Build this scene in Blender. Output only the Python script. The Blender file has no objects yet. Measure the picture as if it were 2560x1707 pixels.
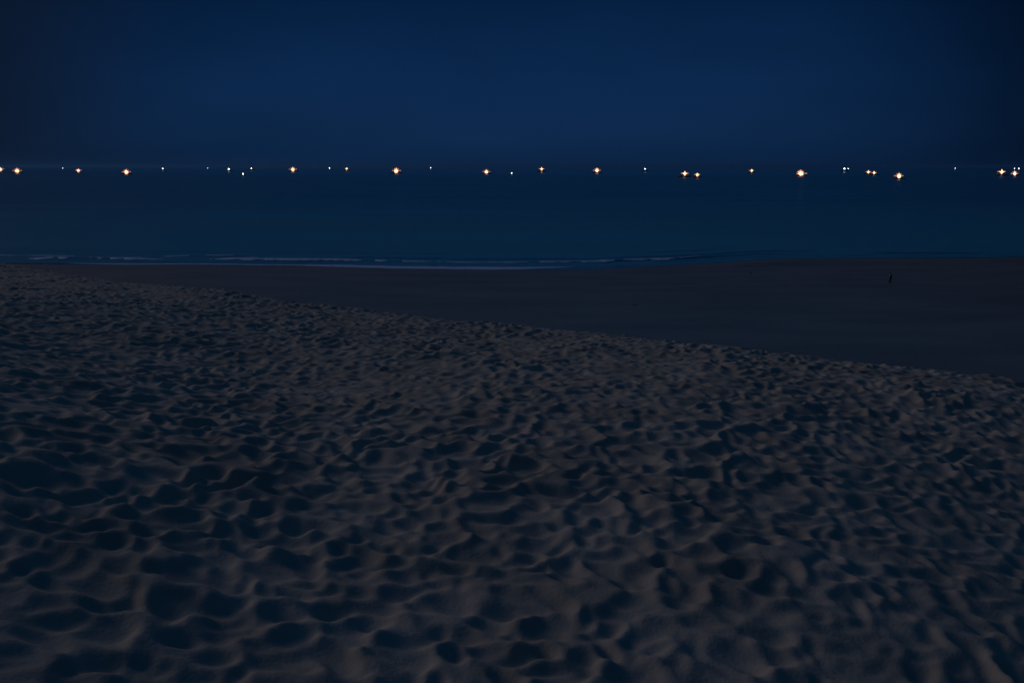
import bpy, bmesh, math, random
import numpy as np
from mathutils import Vector, Matrix

sc = bpy.context.scene
R = math.radians
COL = sc.collection

# ------------------------------------------------------------------ camera
H = 20.0                                   # eye height above the sea
FPX = 2560 * 35.0 / 36.0                   # focal length in photo pixels
PITCH = math.atan((853.5 - 417.0) / FPX)   # camera looks down, horizon at row 417
cam_d = bpy.data.cameras.new('camera'); cam = bpy.data.objects.new('camera', cam_d)
COL.objects.link(cam)
cam_d.lens = 35.0; cam_d.sensor_width = 36.0
cam_d.clip_start = 0.05; cam_d.clip_end = 200000.0
cam.location = (0, 0, H)
cam.rotation_euler = (R(90) - PITCH, 0, 0)
sc.camera = cam

# ------------------------------------------------------------------ world: late dusk sky
SUN_AZ = R(-62)      # measured from +Y (sea) towards -X (left)
SUN_EL = R(24)
w = bpy.data.worlds.new('World'); sc.world = w; w.use_nodes = True
nt = w.node_tree; N = nt.nodes; L = nt.links
bg = N['Background']
tc = N.new('ShaderNodeTexCoord')
sep = N.new('ShaderNodeSeparateXYZ'); L.new(tc.outputs['Generated'], sep.inputs[0])
ramp = N.new('ShaderNodeValToRGB'); L.new(sep.outputs['Z'], ramp.inputs[0])
cr = ramp.color_ramp
def s2l(c): return tuple(((v/255)/12.92 if v/255 <= .04045 else ((v/255+.055)/1.055)**2.4) for v in c)
cr.elements[0].position = 0.0; cr.elements[0].color = (*s2l((11, 37, 70)), 1)
cr.elements[1].position = 1.0; cr.elements[1].color = (*s2l((13, 42, 68)), 1)
for p, c in ((0.03, (14, 41, 76)), (0.08, (12, 41, 78)), (0.16, (5, 31, 64)), (0.30, (13, 62, 104)), (0.6, (16, 50, 82))):
    e = cr.elements.new(p); e.color = (*s2l(c), 1)
# the sky is darker away from the bright quarter over the sea
brt = N.new('ShaderNodeVectorMath'); brt.operation = 'DOT_PRODUCT'
brt.inputs[1].default_value = Vector((0.0, 1.0, 0.0)).normalized()
nrm = N.new('ShaderNodeVectorMath'); nrm.operation = 'NORMALIZE'
cmb = N.new('ShaderNodeCombineXYZ'); L.new(sep.outputs['X'], cmb.inputs[0]); L.new(sep.outputs['Y'], cmb.inputs[1]); cmb.inputs[2].default_value = 0
L.new(cmb.outputs[0], nrm.inputs[0]); L.new(nrm.outputs[0], brt.inputs[0])
mr = N.new('ShaderNodeMapRange'); mr.interpolation_type = 'SMOOTHERSTEP'
mr.inputs['From Min'].default_value = 0.85; mr.inputs['From Max'].default_value = 1.0
mr.inputs['To Min'].default_value = 0.24; mr.inputs['To Max'].default_value = 1.0
L.new(brt.outputs['Value'], mr.inputs['Value'])
# overhead there is no such difference
zf = N.new('ShaderNodeMapRange'); zf.inputs['From Min'].default_value = .2; zf.inputs['From Max'].default_value = .6
L.new(sep.outputs['Z'], zf.inputs['Value'])
mxf = N.new('ShaderNodeMix'); mxf.data_type = 'FLOAT'
L.new(zf.outputs[0], mxf.inputs[0]); L.new(mr.outputs[0], mxf.inputs[2]); mxf.inputs[3].default_value = .75
mul = N.new('ShaderNodeVectorMath'); mul.operation = 'SCALE'
L.new(ramp.outputs[0], mul.inputs[0]); L.new(mxf.outputs[0], mul.inputs['Scale'])
# faint warm town haze low on the left
gl = N.new('ShaderNodeVectorMath'); gl.operation = 'DOT_PRODUCT'; gl.inputs[1].default_value = Vector((-0.66, 0.74, 0.12)).normalized()
L.new(tc.outputs['Generated'], gl.inputs[0])
gm = N.new('ShaderNodeMapRange'); gm.interpolation_type = 'SMOOTHSTEP'
gm.inputs['From Min'].default_value = .90; gm.inputs['From Max'].default_value = 1.0
L.new(gl.outputs['Value'], gm.inputs['Value'])
gs = N.new('ShaderNodeVectorMath'); gs.operation = 'SCALE'; gs.inputs[0].default_value = (.0036, .0044, .0062)
L.new(gm.outputs[0], gs.inputs['Scale'])
ad = N.new('ShaderNodeVectorMath'); ad.operation = 'ADD'
L.new(mul.outputs[0], ad.inputs[0]); L.new(gs.outputs[0], ad.inputs[1])
# thin uneven veil
vn = N.new('ShaderNodeTexNoise'); vn.inputs['Scale'].default_value = 5.0; vn.inputs['Detail'].default_value = 4
mp = N.new('ShaderNodeMapping'); mp.inputs['Scale'].default_value = (1, 1, 3); L.new(tc.outputs['Generated'], mp.inputs[0]); L.new(mp.outputs[0], vn.inputs[0])
vm = N.new('ShaderNodeMapRange'); vm.inputs['To Min'].default_value = .78; vm.inputs['To Max'].default_value = 1.18
L.new(vn.outputs[0], vm.inputs[0])
fin = N.new('ShaderNodeVectorMath'); fin.operation = 'SCALE'; L.new(ad.outputs[0], fin.inputs[0]); L.new(vm.outputs[0], fin.inputs['Scale'])
L.new(fin.outputs[0], bg.inputs['Color'])
bg.inputs['Strength'].default_value = 1.0

# ------------------------------------------------------------------ sun (last low glow from the left)
sd = bpy.data.lights.new('sun', 'SUN'); so = bpy.data.objects.new('sun', sd); COL.objects.link(so)
sd.energy = 0.335; sd.angle = R(26); sd.color = (1.0, .83, .80)
to_sun = Vector((math.sin(SUN_AZ)*math.cos(SUN_EL), math.cos(SUN_AZ)*math.cos(SUN_EL), math.sin(SUN_EL)))
so.rotation_euler = to_sun.to_track_quat('Z', 'Y').to_euler()
so.location = (-30, 20, 60)

vs = sc.view_settings
sc.display_settings.display_device = 'sRGB'
vs.view_transform = 'Standard'; vs.look = 'None'; vs.exposure = 0; vs.gamma = 1; vs.use_curve_mapping = False
sc.render.engine = 'CYCLES'

# ------------------------------------------------------------------ helpers
def ray(u, v):
    """world direction through photo pixel (u, v)"""
    X = (u - 1280.0)/FPX; Z = -(v - 853.5)/FPX
    c, s = math.cos(PITCH), math.sin(PITCH)
    return X, c + s*Z, -s + c*Z

class Noise2:
    def __init__(self, seed, n=512):
        self.t = np.random.RandomState(seed).rand(n, n).astype(np.float32)*2-1; self.n = n
    def __call__(self, x, y, sx, sy=None):
        sy = sy or sx
        x = x/sx; y = y/sy
        ix = np.floor(x).astype(np.int64); iy = np.floor(y).astype(np.int64)
        fx = x-ix; fy = y-iy
        fx = fx*fx*fx*(fx*(fx*6-15)+10); fy = fy*fy*fy*(fy*(fy*6-15)+10)
        n = self.n; t = self.t
        a = t[ix % n, iy % n]; b = t[(ix+1) % n, iy % n]; c = t[ix % n, (iy+1) % n]; d = t[(ix+1) % n, (iy+1) % n]
        return (a*(1-fx)+b*fx)*(1-fy)+(c*(1-fx)+d*fx)*fy

def grid_mesh(name, X, Y, Z, mat, smooth=True):
    """quad sheet from 2-D arrays"""
    r, c = X.shape
    me = bpy.data.meshes.new(name)
    co = np.stack([X, Y, Z], -1).reshape(-1, 3).astype(np.float32)
    me.vertices.add(len(co)); me.vertices.foreach_set('co', co.ravel())
    i = np.arange(r*c, dtype=np.int32).reshape(r, c)
    q = np.stack([i[:-1, :-1], i[:-1, 1:], i[1:, 1:], i[1:, :-1]], -1).reshape(-1, 4)
    me.loops.add(q.size); me.loops.foreach_set('vertex_index', q.ravel())
    me.polygons.add(len(q)); me.polygons.foreach_set('loop_start', np.arange(0, q.size, 4, dtype=np.int32))
    me.update(calc_edges=True)
    if smooth: me.polygons.foreach_set('use_smooth', np.ones(len(q), dtype=bool))
    me.materials.append(mat); me.update()
    o = bpy.data.objects.new(name, me); COL.objects.link(o)
    return o

def mat(name, col=(.5, .5, .5), rough=.6, emit=None, estr=0, spec=.5):
    m = bpy.data.materials.new(name); m.use_nodes = True
    b = m.node_tree.nodes['Principled BSDF']
    b.inputs['Base Color'].default_value = (*col, 1); b.inputs['Roughness'].default_value = rough
    b.inputs['Specular IOR Level'].default_value = spec
    if emit: b.inputs['Emission Color'].default_value = (*emit, 1); b.inputs['Emission Strength'].default_value = estr
    return m, b

def add_noise_color(m, b, ca, cb, scale, detail=6, bump=0, bscale=None, lo=.35, hi=.65, stretch=(1, 1, 1), bdist=.01):
    nt = m.node_tree; N = nt.nodes; L = nt.links
    tc = N.new('ShaderNodeTexCoord'); mp = N.new('ShaderNodeMapping'); mp.inputs['Scale'].default_value = stretch
    L.new(tc.outputs['Object'], mp.inputs[0])
    n = N.new('ShaderNodeTexNoise'); n.inputs['Scale'].default_value = scale; n.inputs['Detail'].default_value = detail
    L.new(mp.outputs[0], n.inputs[0])
    r = N.new('ShaderNodeValToRGB'); r.color_ramp.elements[0].position = lo; r.color_ramp.elements[1].position = hi
    r.color_ramp.elements[0].color = (*ca, 1); r.color_ramp.elements[1].color = (*cb, 1)
    L.new(n.outputs[0], r.inputs[0]); L.new(r.outputs[0], b.inputs['Base Color'])
    if bump:
        n2 = N.new('ShaderNodeTexNoise'); n2.inputs['Scale'].default_value = bscale; n2.inputs['Detail'].default_value = 5
        L.new(mp.outputs[0], n2.inputs[0])
        bp = N.new('ShaderNodeBump'); bp.inputs['Strength'].default_value = bump; bp.inputs['Distance'].default_value = bdist
        L.new(n2.outputs[0], bp.inputs['Height']); L.new(bp.outputs[0], b.inputs['Normal'])
    return r

# ------------------------------------------------------------------ the dune with its trodden dry sand
sand_m, b = mat('dry_sand', rough=.95, spec=.15)
add_noise_color(sand_m, b, (.31, .285, .25), (.42, .385, .34), 1.3, 8, bump=.22, bscale=45, bdist=.02)

rs = np.random.RandomState(7)
CELL = 0.025
X0, X1, Y0, Y1 = -30.0, 20.0, -4.0, 44.0
nx = int((X1-X0)/CELL); ny = int((Y1-Y0)/CELL)
HM = np.zeros((ny, nx), np.float32)
nz = [Noise2(k) for k in range(8)]
gx = X0 + (np.arange(nx)+.5)*CELL; gy = Y0 + (np.arange(ny)+.5)*CELL
GX, GY = np.meshgrid(gx, gy)
GX = GX.astype(np.float32); GY = GY.astype(np.float32)
WX = GX + .10*nz[5](GX, GY, .35) + .05*nz[6](GX, GY, .15)
WY = GY + .10*nz[6](GX+9, GY, .35) + .05*nz[5](GX+4, GY, .15)
HM += .035*nz[0](WX, WY, .9) + .02*nz[1](WX, WY, .4)

def stamp(px, py, a, bb, th, depth, rim):
    """press one footprint: the hollow replaces what was there, the rim is pushed up round it"""
    ext = max(a, bb)*2.0
    i0 = max(0, int((px-ext-X0)/CELL)); i1 = min(nx, int((px+ext-X0)/CELL)+1)
    j0 = max(0, int((py-ext-Y0)/CELL)); j1 = min(ny, int((py+ext-Y0)/CELL)+1)
    if i1-i0 < 3 or j1-j0 < 3: return
    x = WX[j0:j1, i0:i1]-px; y = WY[j0:j1, i0:i1]-py
    c, s = math.cos(th), math.sin(th)
    u = (x*c+y*s)/a; v = (-x*s+y*c)/bb
    r = np.sqrt(u*u+v*v)
    sub = HM[j0:j1, i0:i1]
    base = float(sub.mean())
    bowl = np.clip(1-r*r, 0, 1)
    wgt = np.clip((1.12-r)/.30, 0, 1); wgt = wgt*wgt*(3-2*wgt)
    new = base*.55 - depth*bowl**.8 + .12*depth*u
    ring = rim*np.exp(-((r-1.12)/.22)**2)
    HM[j0:j1, i0:i1] = sub*(1-wgt)+new*wgt + ring*(.75+.5*u)

area = (X1-X0)*(Y1-Y0)
def crest_d(x, y):
    t = np.clip((x-y)/1.4142+14, -30, 22)
    return (x+y-18.1)/1.4142 - np.where(t > 0, .0110*t*t, .0026*t*t)
# loose scuffs everywhere, then walkers' tracks across the dune, each step a print
cnt = 0
P = []
SPC = .18
for layer in range(2):
    for py0 in np.arange(Y0, Y1, SPC):
        for px0 in np.arange(X0, X1, SPC):
            px = px0 + rs.uniform(0, SPC); py = py0 + rs.uniform(0, SPC)
            if (layer and rs.rand() > .45) or crest_d(px, py) > 2.2 or abs(px) > 10+py*.75: continue
            a_ = rs.uniform(.078, .145)
            P.append((px, py, a_, a_*rs.uniform(.55, .85), rs.normal(R(35), R(42)), rs.uniform(.024, .050), rs.uniform(.006, .016)))
for t in range(60):
    ang = rs.normal(R(35), R(38)); x = rs.uniform(-26, 14); y = rs.uniform(-2, 36)
    x -= math.cos(ang)*12; y -= math.sin(ang)*12
    side = 1
    for k in range(34):
        ang += rs.normal(0, .05)
        x += math.cos(ang)*.68; y += math.sin(ang)*.68; side = -side
        qx = x - math.sin(ang)*.11*side; qy = y + math.cos(ang)*.11*side
        if crest_d(qx, qy) > 2.2 or abs(qx) > 10+qy*.75: continue
        P.append((qx, qy, rs.uniform(.13, .17), rs.uniform(.07, .10), ang+rs.normal(0, .2), rs.uniform(.05, .08), rs.uniform(.012, .026)))
order = rs.permutation(len(P))
for k in order: stamp(*P[k])
# dry sand slumps: soften a little
for _ in range(2):
    HM[1:-1, 1:-1] = (HM[1:-1, 1:-1]*4 + HM[:-2, 1:-1] + HM[2:, 1:-1] + HM[1:-1, :-2] + HM[1:-1, 2:])/8
HM += .006*nz[2](GX, GY, .12) + .003*nz[3](GX, GY, .06)

def sample_hm(x, y):
    """cubic B-spline lookup, smooth in every direction"""
    fx = (x-X0)/CELL-.5; fy = (y-Y0)/CELL-.5
    inside = (fx > 2) & (fx < nx-4) & (fy > 2) & (fy < ny-4)
    fx = np.clip(fx, 2, nx-4.001); fy = np.clip(fy, 2, ny-4.001)
    ix = fx.astype(int); iy = fy.astype(int); fx = fx-ix; fy = fy-iy
    wf = lambda t: ((1-t)**3/6, (3*t**3-6*t*t+4)/6, (-3*t**3+3*t*t+3*t+1)/6, t**3/6)
    wx = wf(fx); wy = wf(fy); v = 0
    for jj in range(4):
        for ii in range(4):
            v = v + HM[iy+jj-1, ix+ii-1]*wx[ii]*wy[jj]
    return np.where(inside, v, 0)

def dune_z(x, y):
    base = H - 1.80 - .05*y
    base = base + .10*nz[4](x, y, 5.0) + .06*nz[7](x, y, 2.2)
    # ground shaped to darken the near field: added tilts away from the low light
    base = base - .011*np.clip(8-y, 0, 8)**2
    sp_ = lambda q: np.logaddexp(0, q/.6)*.6
    base = base - .05*np.clip(x, -9, 9)*np.exp(-(y/6.5)**2)
    base = base + .33*np.minimum(sp_(-x-.26*np.abs(y)-.2), 4)*np.exp(-(y/15)**2)      # added bank, its tilt shades the near left corner
    base = base - .28*np.minimum(sp_(x-.26*np.abs(y)-.4), 4)*np.exp(-(y/9)**2)        # added fall, its tilt shades the near right corner
    d = crest_d(x, y) + .35*nz[4](x+50, y, 3.0)
    k = .55
    drop = .58*k*np.logaddexp(0, d/k)
    return base - drop + np.where(d < 4, 1, 0)*sample_hm(x, y)

ang_in = np.concatenate([np.linspace(-75, -42.1, 300), np.linspace(-42, 40, 1500), np.linspace(40.1, 75, 300)])
ang_out = np.concatenate([np.linspace(76, 284, 100)])
ang = np.radians(np.concatenate([ang_in, ang_out, [285.0]]))
rr = [.25]
while rr[-1] < 3.0: rr.append(rr[-1]*1.05)
while rr[-1] < 9: rr.append(rr[-1]+.02)
while rr[-1] < 24: rr.append(rr[-1]+.028)
while rr[-1] < 46: rr.append(rr[-1]+.045)
while rr[-1] < 120: rr.append(rr[-1]*1.03)
rr = np.array(rr)
A, RR = np.meshgrid(ang, rr)
DX = np.sin(A)*RR; DY = np.cos(A)*RR
DZ = dune_z(DX, DY)
dune = grid_mesh('sand_dune', DX, DY, DZ, sand_m)
dune['kind'] = 'structure'; dune['label'] = 'trodden dry sand dune full of footprints'

# ------------------------------------------------------------------ flat beach below and sea bed
damp_m, b = mat('damp_sand', rough=.75, spec=.5)
r = add_noise_color(damp_m, b, (.098, .110, .112), (.138, .152, .156), .05, 6, bump=.35, bscale=1.2, bdist=.12, stretch=(1, 2.2, 1))
# wet band beside the water: darker and glossy
_n = damp_m.node_tree; NN = _n.nodes; LL = _n.links
tcb = NN.new('ShaderNodeTexCoord'); spb = NN.new('ShaderNodeSeparateXYZ'); LL.new(tcb.outputs['Object'], spb.inputs[0])
nzb = NN.new('ShaderNodeTexNoise'); nzb.inputs['Scale'].default_value = .02; nzb.inputs['Detail'].default_value = 4; LL.new(tcb.outputs['Object'], nzb.inputs[0])
mab = NN.new('ShaderNodeMath'); mab.operation = 'MULTIPLY_ADD'; mab.inputs[1].default_value = 70; LL.new(nzb.outputs[0], mab.inputs[0]); LL.new(spb.outputs['Y'], mab.inputs[2])
mrb = NN.new('ShaderNodeMapRange'); mrb.interpolation_type = 'SMOOTHSTEP'; mrb.inputs['From Min'].default_value = 120; mrb.inputs['From Max'].default_value = 235; LL.new(mab.outputs[0], mrb.inputs[0])
brn = NN.new('ShaderNodeMix'); brn.data_type = 'RGBA'; brn.blend_type = 'MULTIPLY'; brn.inputs[0].default_value = 1
tint = NN.new('ShaderNodeMix'); tint.data_type = 'RGBA'; LL.new(mrb.outputs[0], tint.inputs[0])
tint.inputs[6].default_value = (1.0, 1.12, 1.22, 1); tint.inputs[7].default_value = (1.08, .90, .84, 1)
LL.new(r.outputs[0], brn.inputs[6]); LL.new(tint.outputs[2], brn.inputs[7])
att = NN.new('ShaderNodeAttribute'); att.attribute_name = 'wet'
mx = NN.new('ShaderNodeMix'); mx.data_type = 'RGBA'; mx.blend_type = 'MULTIPLY'
LL.new(att.outputs['Fac'], mx.inputs[0]); LL.new(brn.outputs[2], mx.inputs[6]); mx.inputs[7].default_value = (.42, .42, .42, 1)
LL.new(mx.outputs[2], b.inputs['Base Color'])
rm = NN.new('ShaderNodeMapRange'); rm.inputs['To Min'].default_value = .58; rm.inputs['To Max'].default_value = .16
LL.new(att.outputs['Fac'], rm.inputs[0]); LL.new(rm.outputs[0], b.inputs['Roughness'])

def shore_y(x):
    return np.interp(x, [-400, -105, -62, -40, -22, 0, 16, 34, 60, 110, 400],
                        [214, 210, 208, 206, 203, 201.3, 202.3, 207.5, 222, 224, 226]) + .5*nb(x, x*0, 17) + .2*nb(x+70, x*0, 5)
nb = Noise2(33)
def beach_z(x, y):
    s = shore_y(x) - y
    z = np.where(s > 0, 2.1*(1-np.exp(-(np.clip(s, 0, None)/38.0)**1.6)), .055*s)
    berm = np.clip((x-30)/22, 0, 1); berm = berm*berm*(3-2*berm)
    z = z + berm*.62*np.exp(-((s-15)/8.0)**2)
    z = z + .10*nb(x, y, 26, 15)*np.clip(s/20, 0, 1) + .035*nb(x+31, y, 7, 4)*np.clip(s/15, 0, 1)
    return np.maximum(z, -3)
ub = np.concatenate([np.linspace(-400, -130, 30), np.linspace(-128, 128, 420), np.linspace(130, 400, 30)])
vb = np.concatenate([np.linspace(-60, 60, 30), np.linspace(61, 180, 170), np.linspace(180.4, 235, 230), np.linspace(240, 420, 20)])
BX, BY = np.meshgrid(ub, vb)
BZ = beach_z(BX, BY)
beach = grid_mesh('beach', BX, BY, BZ, damp_m)
beach['kind'] = 'structure'; beach['label'] = 'smooth flat damp beach below the dune'
at = beach.data.attributes.new('wet', 'FLOAT', 'POINT')
s = (shore_y(BX)-BY)
wl = 4.0 + 5.5*np.exp(-((BX-2)/24)**2) + 1.3*nb(BX, BX*0, 9)     # backwash reaches furthest in the hollow
wet = np.clip((wl-s)/1.6, 0, 1)
at.data.foreach_set('value', wet.astype(np.float32).ravel())

# ------------------------------------------------------------------ sea
sea_m, b = mat('sea_water', (.016, .13, .23), .22, spec=.5)
b.inputs['IOR'].default_value = 1.33
nt = sea_m.node_tree; N = nt.nodes; L = nt.links
g = N.new('ShaderNodeNewGeometry')
mp = N.new('ShaderNodeMapping'); mp.inputs['Scale'].default_value = (.35, 1, 1); L.new(g.outputs['Position'], mp.inputs[0])
n1 = N.new('ShaderNodeTexNoise'); n1.inputs['Scale'].default_value = .35; n1.inputs['Detail'].default_value = 6; L.new(mp.outputs[0], n1.inputs[0])
# distance offshore
sp = N.new('ShaderNodeSeparateXYZ'); L.new(g.outputs['Position'], sp.inputs[0])
mp2 = N.new('ShaderNodeMapping'); mp2.inputs['Scale'].default_value = (.4, 1.0, 1); L.new(g.outputs['Position'], mp2.inputs[0])
n2 = N.new('ShaderNodeTexNoise'); n2.inputs['Scale'].default_value = .0012; n2.inputs['Detail'].default_value = 5; L.new(mp2.outputs[0], n2.inputs[0])
ma = N.new('ShaderNodeMath'); ma.operation = 'MULTIPLY_ADD'; L.new(n2.outputs[0], ma.inputs[0]); ma.inputs[1].default_value = 1400; L.new(sp.outputs['Y'], ma.inputs[2])
calm = N.new('ShaderNodeMapRange'); calm.interpolation_type = 'SMOOTHSTEP'; calm.inputs['From Min'].default_value = 2300; calm.inputs['From Max'].default_value = 4300
L.new(ma.outputs[0], calm.inputs[0])
bs = N.new('ShaderNodeMapRange'); bs.inputs['To Min'].default_value = .9; bs.inputs['To Max'].default_value = .02; L.new(calm.outputs[0], bs.inputs[0])
bp = N.new('ShaderNodeBump'); bp.inputs['Distance'].default_value = .5
L.new(bs.outputs[0], bp.inputs['Strength']); L.new(n1.outputs[0], bp.inputs['Height']); L.new(bp.outputs[0], b.inputs['Normal'])
# shallower, greener water inshore
sh = N.new('ShaderNodeMapRange'); sh.inputs['From Min'].default_value = 205; sh.inputs['From Max'].default_value = 700
sh.interpolation_type = 'SMOOTHSTEP'; L.new(sp.outputs['Y'], sh.inputs[0])
shm = N.new('ShaderNodeMix'); shm.data_type = 'RGBA'; L.new(sh.outputs[0], shm.inputs[0])
shm.inputs[6].default_value = (.037, .235, .37, 1); shm.inputs[7].default_value = (.017, .14, .30, 1); L.new(shm.outputs[2], b.inputs['Base Color'])
# wind streaks change the roughness
n3 = N.new('ShaderNodeTexNoise'); n3.inputs['Scale'].default_value = .012; n3.inputs['Detail'].default_value = 5
mp3 = N.new('ShaderNodeMapping'); mp3.inputs['Scale'].default_value = (.5, 1.6, 1); L.new(g.outputs['Position'], mp3.inputs[0]); L.new(mp3.outputs[0], n3.inputs[0])
r1 = N.new('ShaderNodeMapRange'); r1.inputs['From Min'].default_value = .3; r1.inputs['From Max'].default_value = .7; r1.inputs['To Min'].default_value = .30; r1.inputs['To Max'].default_value = .52
L.new(n3.outputs[0], r1.inputs[0])
rmix = N.new('ShaderNodeMix'); rmix.data_type = 'FLOAT'; L.new(calm.outputs[0], rmix.inputs[0]); L.new(r1.outputs[0], rmix.inputs[2]); rmix.inputs[3].default_value = .25
L.new(rmix.outputs[0], b.inputs['Roughness'])

yy = [180.0]
while yy[-1] < 245: yy.append(yy[-1]+.22)
while yy[-1] < 60000: yy.append(yy[-1]*1.02)
yy = np.array(yy)
uu = np.concatenate([[-3, -2.2, -1.6, -1.1], np.linspace(-.85, .85, 760), [1.1, 1.6, 2.2, 3]])
U, SY = np.meshgrid(uu, yy)
SX = U*SY
off = SY - shore_y(SX)
def roller(off, x, c, wdt, h, seed, lo):
    """one low breaking wave: gentle back, steep face to the beach"""
    cc = c + .5*nb(x+seed, x*0, 30) + .2*nb(x+seed*2, x*0, 8)
    t = off-cc
    m = np.clip((nb(x+seed*3, x*0, 21)+.5-lo)*1.8, 0, 1)
    return h*m*np.where(t > 0, np.exp(-(t/(wdt*1.8))**2), np.exp(-(t/(wdt*.55))**2)), cc, m
ZR = np.zeros_like(SX)
W1 = (9.5, 1.2, .42, 3.0, -.1); W2 = (16.5, 1.6, .34, 57.0, .15); W3 = (4.2, .9, .18, 91.0, 0.0); W4 = (29., 2.2, .25, 140., .3)
for c, wd, h, sd_, lo in (W1, W2, W3, W4):
    z, _, _ = roller(off, SX, c, wd, h, sd_, lo); ZR += z
ZR += .03*nb(SX, SY, 3.5, 1.6)*np.clip((600-SY)/300, 0, 1)
sea = grid_mesh('sea', SX, SY, ZR, sea_m)
sea['kind'] = 'structure'; sea['label'] = 'dark blue calm sea'

# foam lines along the crests
foam_m, b = mat('foam', (.62, .68, .74), .6)
add_noise_color(foam_m, b, (.36, .50, .80), (.56, .68, .92), .8, 5, bump=.4, bscale=4, bdist=.05)  # blue sky light is put into the colour of otherwise white foam
bm = bmesh.new()
def foam_line(c, wd, h, sd_, lo, x0, x1, width, shift, fade):
    xs = np.arange(x0, x1, .35)
    sy_ = shore_y(xs)
    z, cc, m = roller(np.zeros_like(xs)+c, xs, c, wd, h, sd_, lo)
    n = nb(xs+sd_*5, xs*0, 3.2); n2 = nb(xs+sd_*7, xs*0, 1.1); n3_ = nb(xs+sd_*11, xs*0, 12)
    ws = width*np.clip(.45+.6*n+.3*n2+.5*n3_, 0, 2)*np.clip(m*1.6, 0, 1)*np.interp(xs, *fade)
    prev = None
    for i in range(len(xs)):
        if ws[i] < .05: prev = None; continue
        yc = sy_[i]+cc[i]+shift
        hh = h*m[i]
        a = bm.verts.new((xs[i], yc-ws[i]*.5-.35, hh*.25+.02))
        t_ = bm.verts.new((xs[i], yc-.10*ws[i], hh+.07+.04*n2[i]))
        e = bm.verts.new((xs[i], yc+ws[i]*.5, hh*.75+.03))
        if prev:
            for p, q in (((0, 1), (a, t_)), ((1, 2), (t_, e))):
                bm.faces.new((prev[p[0]], q[0], q[1], prev[p[1]]))
        prev = (a, t_, e)
foam_line(*W1, -118, 44, 4.4, 0, ([-118, -95, -30, -12, -4, 12, 22, 32, 42], [1, 1.1, 1, .6, .3, .4, .9, .6, 0]))
foam_line(*W2, -118, -60, 1.3, 0, ([-118, -80, -60], [.7, .5, 0]))
# spent wash left lying on the sand
xs = np.arange(-96, 14, .4); prev = None
sy_ = shore_y(xs)
for k_, x_ in enumerate(xs):
    env = np.interp(x_, [-96, -80, -45, -25, -8, 6, 14], [0, .35, .45, .9, 1, .5, 0])
    e1 = 1.6*nb(x_+200, 0., 11.) + .5*nb(x_+230, 0., 2.6)
    e2 = .7*nb(x_+300, 0., 8.) + .3*nb(x_+330, 0., 2.)
    lo_, hi_ = sy_[k_]-env*(5.6+e1), sy_[k_]-.2+e2*env
    row = []
    for q in range(9):
        yy_ = lo_+(hi_-lo_)*q/8.0
        zz_ = float(beach_z(np.array([x_]), np.array([yy_]))[0])
        row.append(bm.verts.new((x_, yy_, max(zz_, -.01)+.045-.04*(q == 0))))
    if prev:
        for q in range(8): bm.faces.new((prev[q], row[q], row[q+1], prev[q+1]))
    prev = row
me = bpy.data.meshes.new('sea_foam'); bm.to_mesh(me); bm.free(); me.materials.append(foam_m)
for p in me.polygons: p.use_smooth = True
foam = bpy.data.objects.new('sea_foam', me); COL.objects.link(foam)
foam['kind'] = 'stuff'; foam['label'] = 'thin pale foam lines breaking along the shore'

# ------------------------------------------------------------------ mesh builders
def new_obj(name, bm, m, parent=None, smooth=False):
    me = bpy.data.meshes.new(name); bm.normal_update(); bm.to_mesh(me); bm.free()
    me.materials.append(m)
    if smooth:
        for p in me.polygons: p.use_smooth = True
    o = bpy.data.objects.new(name, me); COL.objects.link(o)
    if parent: o.parent = parent
    return o
def box(bm, c, s, bev=0):
    r = bmesh.ops.create_cube(bm, size=1, matrix=Matrix.Translation(c) @ Matrix.Diagonal((*s, 1)))
    if bev: bmesh.ops.bevel(bm, geom=[e for e in {e for v in r['verts'] for e in v.link_edges}], offset=bev, segments=2, affect='EDGES')
def tube(bm, a, b_, r0, r1=None, seg=8):
    a = Vector(a); b_ = Vector(b_); d = b_-a
    q = d.to_track_quat('Z', 'Y').to_matrix().to_4x4()
    bmesh.ops.create_cone(bm, segments=seg, radius1=r0, radius2=r1 or r0, depth=d.length, cap_ends=True, matrix=Matrix.Translation((a+b_)/2) @ q)
def ball(bm, c, r, u=8, v=6, sc_=(1, 1, 1)):
    bmesh.ops.create_uvsphere(bm, u_segments=u, v_segments=v, radius=r, matrix=Matrix.Translation(c) @ Matrix.Diagonal((*sc_, 1)))
def empty(name, loc, rz=0):
    o = bpy.data.objects.new(name, None); COL.objects.link(o); o.location = loc; o.rotation_euler = (0, 0, rz); return o

# ------------------------------------------------------------------ fishing boats with lamps
hull_m, b = mat('painted_hull', (.10, .14, .18), .5); add_noise_color(hull_m, b, (.07, .10, .14), (.13, .17, .20), .8)
cabin_m, b = mat('white_cabin', (.6, .6, .58), .5); add_noise_color(cabin_m, b, (.5, .5, .48), (.68, .67, .64), 1.2)
metal_m, b = mat('grey_metal', (.25, .25, .26), .45)
glass_m, b = mat('dark_glass', (.02, .025, .03), .1)
def lamp_mat(name, c, s): return mat(name, (.8, .8, .8), .4, emit=c, estr=s)[0]
lamp_core = lamp_mat('lamp_bright_warm', (1.0, .47, .21), 6)
halo_mid = lamp_mat('lamp_amber', (1.0, .42, .18), 2.6)  # outer bulbs added to imitate the glow around the core lamps
halo_low = lamp_mat('lamp_orange', (1.0, .34, .15), 1.1)  # dimmer outer bulbs added for the halo and spikes of the star
lamp_white = lamp_mat('lamp_cool_white', (.80, .92, 1.0), 9)
lamp_pale = lamp_mat('lamp_pale_warm', (1.0, .86, .62), 14)

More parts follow.
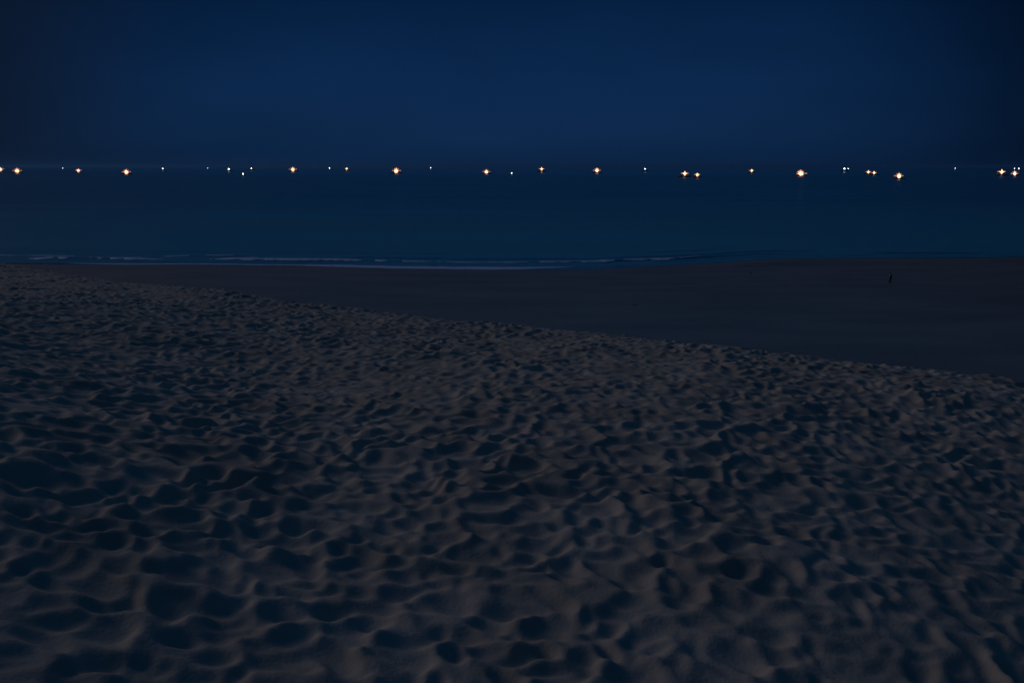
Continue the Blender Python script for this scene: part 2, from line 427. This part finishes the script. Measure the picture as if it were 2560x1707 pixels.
def hull_bm(Lg, W, D):
    bm = bmesh.new(); st = 14; rows = []
    for i in range(st):
        t = i/(st-1); x = (t-.5)*Lg
        wv = W*.5*(min(1, .72+t*1.2) if t < .25 else (1 if t < .55 else max(.03, 1-((t-.55)/.45)**2.1)))
        sheer = D*(1+.55*max(0, t-.45)**1.6*2 + .12*(1-t))
        bow = (t > .9)*(t-.9)*6
        row = []
        for (f, zz) in ((1, sheer), (.93, sheer*.55), (.72, .0), (.30, -D*.45), (0, -D*.6)):
            row.append((x+ (bow if f == 1 else 0), wv*f, zz))
        full = [bm.verts.new(p) for p in row] + [bm.verts.new((p[0], -p[1], p[2])) for p in row[-2::-1]]
        rows.append(full)
    for a, c in zip(rows, rows[1:]):
        for k in range(len(a)-1): bm.faces.new((a[k], c[k], c[k+1], a[k+1]))
        bm.faces.new((a[-1], c[-1], c[0], a[0]))          # deck
    bm.faces.new(rows[0][::-1]); bm.faces.new(rows[-1])
    return bm

def make_boat(kind):
    """kind: blazing, bright, modest, faint"""
    root = empty('fishing_boat', (0, 0, 0))
    Lg = {'blazing': 26, 'bright': 24, 'modest': 18, 'faint': 14}[kind]
    D = 1.7; W = Lg*.25
    new_obj('hull', hull_bm(Lg, W, D), hull_m, root, True)
    bm = bmesh.new(); box(bm, (-Lg*.22, 0, D+1.15), (Lg*.22, W*.55, 2.3), .12); box(bm, (-Lg*.22, 0, D+2.4), (Lg*.25, W*.62, .18), .05)
    cab = new_obj('wheelhouse', bm, cabin_m, root)
    bm = bmesh.new()
    for sy in (-1, 1):
        bm = bmesh.new() if sy > 0 else bm; bm.clear()
        box(bm, (-Lg*.22, sy*W*.276, D+1.5), (Lg*.17, .06, .7)); new_obj('window', bm, glass_m, cab)
    top = {'blazing': 12.5, 'bright': 11.0, 'modest': 8.5, 'faint': 7.0}[kind]
    bm = bmesh.new(); tube(bm, (0, 0, D*.9), (0, 0, top), .22, .12); new_obj('mast', bm, metal_m, root)
    lz = 5.0
    hw = {'blazing': 13, 'bright': 11, 'modest': 6.5, 'faint': 3}[kind]
    bm = bmesh.new(); tube(bm, (-hw, 0, lz+.9), (hw, 0, lz+.9), .12, .12); new_obj('boom', bm, metal_m, root)
    if kind in ('blazing', 'bright'):
        bm = bmesh.new()
        tube(bm, (-hw*.8, 0, D+.6), (0, 0, top-.5), .05, seg=5); tube(bm, (hw*.8, 0, D+.9), (0, 0, top-.5), .05, seg=5)
        new_obj('rigging', bm, metal_m, root)
    def lamp(p, r, m, cache={}):
        key = (round(r, 2), m.name)
        if key not in cache:
            bm = bmesh.new(); ball(bm, (0, 0, 0), r, 10, 7, (1, 1, 1)); tube(bm, (0, 0, r*.7), (0, 0, r+.25), .1, .14, 6)
            me = bpy.data.meshes.new('lamp'); bm.to_mesh(me); bm.free(); me.materials.append(m); cache[key] = me
        o = bpy.data.objects.new('lamp', cache[key]); COL.objects.link(o); o.parent = root; o.location = p  # serves the core lamps and the added halo bulbs alike
    if kind == 'blazing':
        for p in ((0, -.9, lz), (-2.3, -.9, lz+.3), (2.3, -.9, lz+.3), (-1.2, -.9, lz+2.3), (1.2, -.9, lz+2.3), (0, -.9, lz-2.2)): lamp(p, 1.2, lamp_core)
        for p in ((-4.6, -.5, lz), (4.6, -.5, lz), (-3.6, -.5, lz+2.9), (3.6, -.5, lz+2.9), (0, -.5, lz+4.7), (-3.2, -.5, lz-2.2), (3.2, -.5, lz-2.2)): lamp(p, 1.05, halo_mid)
        for p in ((-6.8, 0, lz+.9), (-5.6, 0, lz+4.2), (5.6, 0, lz+4.2), (0, 0, lz+7.2), (-2.8, 0, lz+6.2), (2.8, 0, lz+6.2), (-5.6, 0, lz-2), (5.6, 0, lz-2), (7, 0, lz+.9), (9.6, 0, lz+.9), (12.4, 0, lz+.9)): lamp(p, .95, halo_low)
    if kind == 'bright':
        for p in ((0, -.9, lz+.4), (-1.7, -.9, lz), (1.7, -.9, lz), (0, -.9, lz+2.3), (0, -.9, lz-1.8)): lamp(p, 1.1, lamp_core)
        for p in ((-3.7, -.5, lz+.2), (3.7, -.5, lz+.2), (0, -.5, lz+4.4), (-2.4, -.5, lz+2.6), (2.4, -.5, lz+2.6), (-2.2, -.5, lz-2.2), (2.2, -.5, lz-2.2)): lamp(p, .8, halo_mid)
        for p in ((-5.8, 0, lz+.9), (5.8, 0, lz+.9), (-8.2, 0, lz+.9), (8.2, 0, lz+.9), (0, 0, lz+6), (-4, 0, lz+4.1), (4, 0, lz+4.1)): lamp(p, .75, halo_low)
    if kind == 'modest':
        for p in ((-.7, -.9, lz), (.9, -.9, lz), (0, -.9, lz+1.5)): lamp(p, .9, lamp_core)
        for p in ((0, -.5, lz+3.2), (0, -.5, lz-1.9), (-2.5, -.5, lz+.8), (2.6, -.5, lz+.8)): lamp(p, .75, halo_mid)
        for p in ((-4.6, 0, lz+.9), (4.4, 0, lz+.9)): lamp(p, .65, halo_low)
    if kind == 'faint': lamp((0, -.7, lz), 1.0, lamp_white)
    if kind == 'pale': pass
    return root

protos = {k: make_boat(k) for k in ('blazing', 'bright', 'modest', 'faint')}
used = set()
GROW = 1.05
def place_boat(kind, u, v, scale, label, group, rz, warm=False):
    X, Yd, Z = ray(u, v)
    t = (H-5.0*scale*GROW)/(-Z)
    loc = (X*t, Yd*t, 0)
    if kind not in used: r = protos[kind]; used.add(kind)
    else:
        src = protos[kind]; r = src.copy(); COL.objects.link(r)
        for ch in list(src.children):
            c = ch.copy(); COL.objects.link(c); c.parent = r
            for g_ in ch.children:
                d = g_.copy(); COL.objects.link(d); d.parent = c
    r.location = loc; r.rotation_euler = (0, 0, rz); r.scale = (scale*GROW,)*3
    r['label'] = label; r['category'] = 'fishing boat'; r['group'] = group
    if warm:
        for ch in r.children:
            if ch.name.startswith('lamp'): ch.material_slots[0].link = 'OBJECT'; ch.material_slots[0].material = lamp_pale
GB = 'fishing boats with blazing orange lamps'; GM = 'fishing boats with modest lamps'; GF = 'far boats showing one pale dot of light'
BOATS = [
 ('blazing', 2001, 435, 1.0, 'fishing boat with the biggest and brightest orange light of the whole row', GB),
 ('bright', 2, 424, 1.5, 'fishing boat whose orange starlight is cut by the left edge of the picture', GB),
 ('bright', 43, 428, 1.35, 'fishing boat with large orange light, first full one from the left edge', GB),
 ('bright', 196, 427, 1.15, 'fishing boat with orange star light just right of the leftmost tiny white dot', GB),
 ('bright', 316, 431, 1.15, 'fishing boat with low bright orange light, third full orange one from left', GB),
 ('bright', 732, 424.5, 1.6, 'fishing boat with round orange light, right of a close group of small pale lights', GB),
 ('bright', 991, 428, 1.45, 'fishing boat with large orange starlight and two short glints on the water below', GB),
 ('bright', 1216, 430.5, 1.1, 'fishing boat with orange light and faint glint below, just left of the picture centre', GB),
 ('bright', 1492, 427, 1.4, 'fishing boat with large orange starlight, halfway between two smaller lights', GB),
 ('bright', 2247, 441, 0.85, 'fishing boat with orange light sitting lowest of all on the water', GB),
 ('bright', 2536, 435, 0.95, 'fishing boat with large orange light beside the right edge, under two white dots', GB),
 ('modest', 867, 422.5, 1.7, 'fishing boat with small warm light between two larger orange ones left of centre', GM),
 ('modest', 1354, 423.5, 1.9, 'fishing boat with medium orange light just right of the picture centre', GM),
 ('modest', 1712, 435, 1.25, 'fishing boat with brighter orange light, left one of the separated close pair', GM),
 ('modest', 1743, 438, .95, 'fishing boat with smaller warm light, right one of the separated close pair', GM),
 ('modest', 1879, 427.5, 1.35, 'fishing boat with small pinkish light alone left of the biggest light', GM),
 ('modest', 2171, 431, 1.15, 'fishing boat with warm light, left one of the touching pair right of the biggest light', GM),
 ('modest', 2185, 433, 1.05, 'fishing boat with warm light, right one of the touching pair right of the biggest light', GM),
 ('modest', 2504, 431, 1.5, 'fishing boat with warm star light, second large light from the right edge', GM),
 ('faint', 157, 421, 1.7, 'far boat seen as the leftmost tiny white dot of light', GF),
 ('faint', 407, 422, 2.0, 'far boat as a lone white dot right of the third full orange light', GF),
 ('faint', 519, 421, 1.6, 'far boat as a tiny bluish dot, leftmost of four small lights', GF),
 ('faint', 572, 423, 2.0, 'far boat as a white dot, second of four small lights left of centre', GF),
 ('faint', 608, 435, .85, 'small boat with warm white light, lowest of the four small lights left of centre', GF),
 ('faint', 629, 421.5, 2.0, 'far boat as a white dot, rightmost of four small lights left of centre', GF),
 ('faint', 824, 420.5, 2.2, 'far boat as a tiny white dot close left of a small warm light', GF),
 ('faint', 1077, 420, 2.2, 'far boat as a tiny white dot left of the picture centre, higher than its neighbours', GF),
 ('faint', 1279, 433, .95, 'small boat with white light low on the water at the picture centre', GF),
 ('faint', 1612.5, 422.5, 2.0, 'far boat as a lone white dot just left of the separated orange pair', GF),
 ('faint', 2111, 422, 2.3, 'far boat as the bigger, left dot of a white pair right of the biggest light', GF),
 ('faint', 2120, 422, 1.7, 'far boat as the smaller, right dot of a white pair right of the biggest light', GF),
 ('faint', 2388, 421, 1.8, 'far boat as a lone tiny bluish dot towards the right edge', GF),
 ('faint', 2536, 421.5, 1.8, 'far boat, left of two white dots above the rightmost orange light', GF),
 ('faint', 2546.5, 421.5, 2.0, 'far boat, right of two white dots above the rightmost orange light', GF),
]
rb = random.Random(5)
for i, (k, u, v, s, lab, gr) in enumerate(BOATS):
    place_boat(k, u, v, s, lab, gr, rb.uniform(-.35, .35), warm=(u in (608, 572, 629)))

# ------------------------------------------------------------------ person on the beach
def ground_at(u, v):
    X, Yd, Z = ray(u, v); t = 100.0
    for _ in range(40):
        z = float(beach_z(np.array([X*t]), np.array([Yd*t]))[0]); t = (H-z)/(-Z)
    return Vector((X*t, Yd*t, z))

cloth_m, b = mat('dark_cloth', (.012, .013, .018), .9); add_noise_color(cloth_m, b, (.010, .011, .015), (.018, .019, .024), 6)
trou_m, b = mat('dark_trousers', (.010, .011, .016), .9)
skin_m, b = mat('skin', (.48, .32, .24), .55)
pale_m, b = mat('pale_patch', (.62, .64, .66), .8)
hair_m, b = mat('dark_hair', (.01, .008, .007), .6)
shoe_m, b = mat('dark_shoe', (.02, .02, .02), .6)

def skinned(name, pts, edges, m, parent, sub=2):
    """pts: {name: (pos, radius)}; first is the root"""
    keys = list(pts); me = bpy.data.meshes.new(name)
    me.from_pydata([pts[k][0] for k in keys], [(keys.index(a), keys.index(c)) for a, c in edges], [])
    o = bpy.data.objects.new(name, me); COL.objects.link(o)
    md = o.modifiers.new('skin', 'SKIN'); md.use_smooth_shade = True
    for i, k in enumerate(keys):
        r_ = pts[k][1]; r_ = r_ if isinstance(r_, tuple) else (r_, r_)
        me.skin_vertices[0].data[i].radius = r_; me.skin_vertices[0].data[i].use_root = (i == 0)
    sb = o.modifiers.new('sub', 'SUBSURF'); sb.levels = sub; sb.render_levels = sub
    dg = bpy.context.evaluated_depsgraph_get()
    me2 = bpy.data.meshes.new_from_object(o.evaluated_get(dg)); me2.name = name
    o.modifiers.clear(); o.data = me2; me2.materials.clear(); me2.materials.append(m)
    for p in me2.polygons: p.use_smooth = True
    o.parent = parent
    return o

pg = ground_at(2225, 707)
person = empty('person', pg, 0)
person.scale = (.93,)*3
person['label'] = 'person in dark clothes walking alone on the flat beach'
person['category'] = 'person'
# the figure walks to the left (-X); +Y is away from the camera
body = {
 'pelvis': ((.10, 0, .92), (.14, .11)), 'waist': ((.11, 0, 1.06), (.135, .105)), 'chest': ((.07, 0, 1.26), (.16, .12)),
 'neckb': ((.0, 0, 1.44), (.075, .07)), 'neck': ((-.045, 0, 1.51), .055), 'jaw': ((-.09, 0, 1.57), (.075, .07)), 'skull': ((-.085, 0, 1.66), (.088, .095)),
 'hipL': ((.09, -.09, .88), .095), 'kneeL': ((.06, -.10, .48), .062), 'calfL': ((.08, -.10, .32), .058), 'ankL': ((.09, -.10, .09), .038), 'toeL': ((-.05, -.11, .03), .035),
 'hipR': ((.09, .09, .88), .095), 'kneeR': ((-.04, .10, .50), .062), 'calfR': ((-.07, .10, .33), .058), 'ankR': ((-.05, .10, .09), .038), 'toeR': ((-.20, .11, .035), .035),
 'shL': ((.05, -.17, 1.37), .062), 'elL': ((.14, -.23, 1.12), .045), 'wrL': ((-.09, -.17, 1.12), .03),
 'shR': ((.05, .17, 1.37), .062), 'elR': ((.12, .23, 1.12), .045), 'wrR': ((-.10, .13, 1.15), .03)}
be = [('pelvis', 'waist'), ('waist', 'chest'), ('chest', 'neckb'), ('neckb', 'neck'), ('neck', 'jaw'), ('jaw', 'skull'),
      ('pelvis', 'hipL'), ('hipL', 'kneeL'), ('kneeL', 'calfL'), ('calfL', 'ankL'), ('ankL', 'toeL'),
      ('pelvis', 'hipR'), ('hipR', 'kneeR'), ('kneeR', 'calfR'), ('calfR', 'ankR'), ('ankR', 'toeR'),
      ('chest', 'shL'), ('shL', 'elL'), ('elL', 'wrL'), ('chest', 'shR'), ('shR', 'elR'), ('elR', 'wrR')]
# palms and fingers join the same body surface
for s_, wx, wy, wz in (('L', -.09, -.17, 1.12), ('R', -.10, .13, 1.15)):
    sg = 1 if s_ == 'L' else -1
    body['pm'+s_] = ((wx-.055, wy+.012*sg, wz+.01), (.030, .018)); be.append(('wr'+s_, 'pm'+s_))
    for f, (dz, ln) in enumerate(((.028, .070), (.010, .080), (-.009, .074), (-.027, .058))):
        a = 'f%s%d' % (s_, f); c = 'g%s%d' % (s_, f)
        body[a] = ((wx-.055-ln*.55, wy+.022*sg, wz+.01+dz), .0095); body[c] = ((wx-.055-ln*.85, wy+.055*sg, wz+.006+dz), .008)
        be += [('pm'+s_, a), (a, c)]
    body['th'+s_] = ((wx-.06, wy+.045*sg, wz+.05), .010); be.append(('pm'+s_, 'th'+s_))
bo = skinned('body', body, be, skin_m, person)
# face: nose, brow, ears grown as small pieces of the same kind
bm = bmesh.new()
ball(bm, (-.178, 0, 1.625), .017, 8, 6, (1.1, .8, 1.4)); ball(bm, (-.09, -.088, 1.63), .022, 8, 6, (.8, .4, 1.3)); ball(bm, (-.09, .088, 1.63), .022, 8, 6, (.8, .4, 1.3))
new_obj('face', bm, skin_m, person, True)
bm = bmesh.new(); ball(bm, (-.163, -.032, 1.645), .010); ball(bm, (-.163, .032, 1.645), .010); new_obj('eye', bm, hair_m, person, True)
bm = bmesh.new(); ball(bm, (-.070, 0, 1.685), .108, 16, 12, (1.08, .95, 1.0)); new_obj('hair', bm, hair_m, person, True)
jk = {k: (body[k][0], tuple(np.array(body[k][1] if isinstance(body[k][1], tuple) else (body[k][1],)*2)+.028)) for k in ('waist', 'chest', 'neckb', 'shL', 'elL', 'shR', 'elR')}
jk['hem'] = ((.11, 0, .86), (.19, .15)); jk['cuL'] = ((-.04, -.18, 1.12), .052); jk['cuR'] = ((-.05, .15, 1.145), .052)
jk = {k: jk[k] for k in ('waist', 'hem', 'chest', 'neckb', 'shL', 'elL', 'cuL', 'shR', 'elR', 'cuR')}
skinned('jacket', jk, [('waist', 'hem'), ('waist', 'chest'), ('chest', 'neckb'), ('chest', 'shL'), ('shL', 'elL'), ('elL', 'cuL'), ('chest', 'shR'), ('shR', 'elR'), ('elR', 'cuR')], cloth_m, person)
tr = {'pelvis': (body['pelvis'][0], (.17, .14))}
te = []
for s_ in 'LR':
    for k, rr_ in (('hip', .125), ('knee', .088), ('calf', .08), ('ank', .066)): tr[k+s_] = (body[k+s_][0], rr_)
    te += [('pelvis', 'hip'+s_), ('hip'+s_, 'knee'+s_), ('knee'+s_, 'calf'+s_), ('calf'+s_, 'ank'+s_)]
skinned('trousers', tr, te, trou_m, person)
for s_ in 'LR':
    a = Vector(body['ank'+s_][0]); t_ = Vector(body['toe'+s_][0])
    bm = bmesh.new(); ball(bm, ((a+t_)/2)*1 + Vector((.01, 0, -.01)), .06, 12, 8, (2.3, .85, .85)); new_obj('shoe', bm, shoe_m, person, True)
bm = bmesh.new(); ball(bm, (-.125, -.03, 1.29), .085, 12, 9, (.85, 1.5, 1.35)); new_obj('pale_item', bm, pale_m, person, True)  # pale patch at the chest, where the hands are held

# ------------------------------------------------------------------ flotsam on the beach
wood_m, b = mat('dark_driftwood', (.03, .025, .02), .9); add_noise_color(wood_m, b, (.015, .013, .012), (.04, .035, .03), 9, bump=.5, bscale=20)
def drift(u, v, ln, hgt, rz, label, seed):
    p = ground_at(u, v); rnd = random.Random(seed)
    pts = {}; ed = []
    n = 6
    for i in range(n):
        t = i/(n-1)-.5
        pts[i] = ((t*ln, rnd.uniform(-.05, .05)*ln, hgt*.25+rnd.uniform(0, .2)*hgt), hgt*(.30-.2*abs(t)))
        if i: ed.append((i-1, i))
    pts['k'] = ((-.12*ln, .03, hgt*.95), hgt*.12); ed.append((2, 'k'))
    o = skinned('driftwood', pts, ed, wood_m, None, 1)
    o.location = p; o.rotation_euler = (0, 0, rz)
    o['label'] = label; o['category'] = 'driftwood'
drift(1877, 684.5, .55, .22, .2, 'small dark driftwood lump on the far damp beach left of the person', 1)
drift(1588, 763.5, .9, .10, .1, 'thin dark sliver of driftwood lying on the smooth beach just above the dune edge', 2)

# ------------------------------------------------------------------ sea haze
haze_m = bpy.data.materials.new('haze_air'); haze_m.use_nodes = True
nt = haze_m.node_tree; nt.nodes.remove(nt.nodes['Principled BSDF'])
pv = nt.nodes.new('ShaderNodeVolumePrincipled'); pv.inputs['Color'].default_value = (.14, .43, .86, 1)
pv.inputs['Density'].default_value = 6e-5; pv.inputs['Anisotropy'].default_value = .3
nt.links.new(pv.outputs[0], nt.nodes['Material Output'].inputs['Volume'])
bm = bmesh.new(); box(bm, (0, 0, 30), (150000, 150000, 70))
haze = new_obj('haze', bm, haze_m); haze['kind'] = 'stuff'; haze['label'] = 'thin evening haze over the sea'
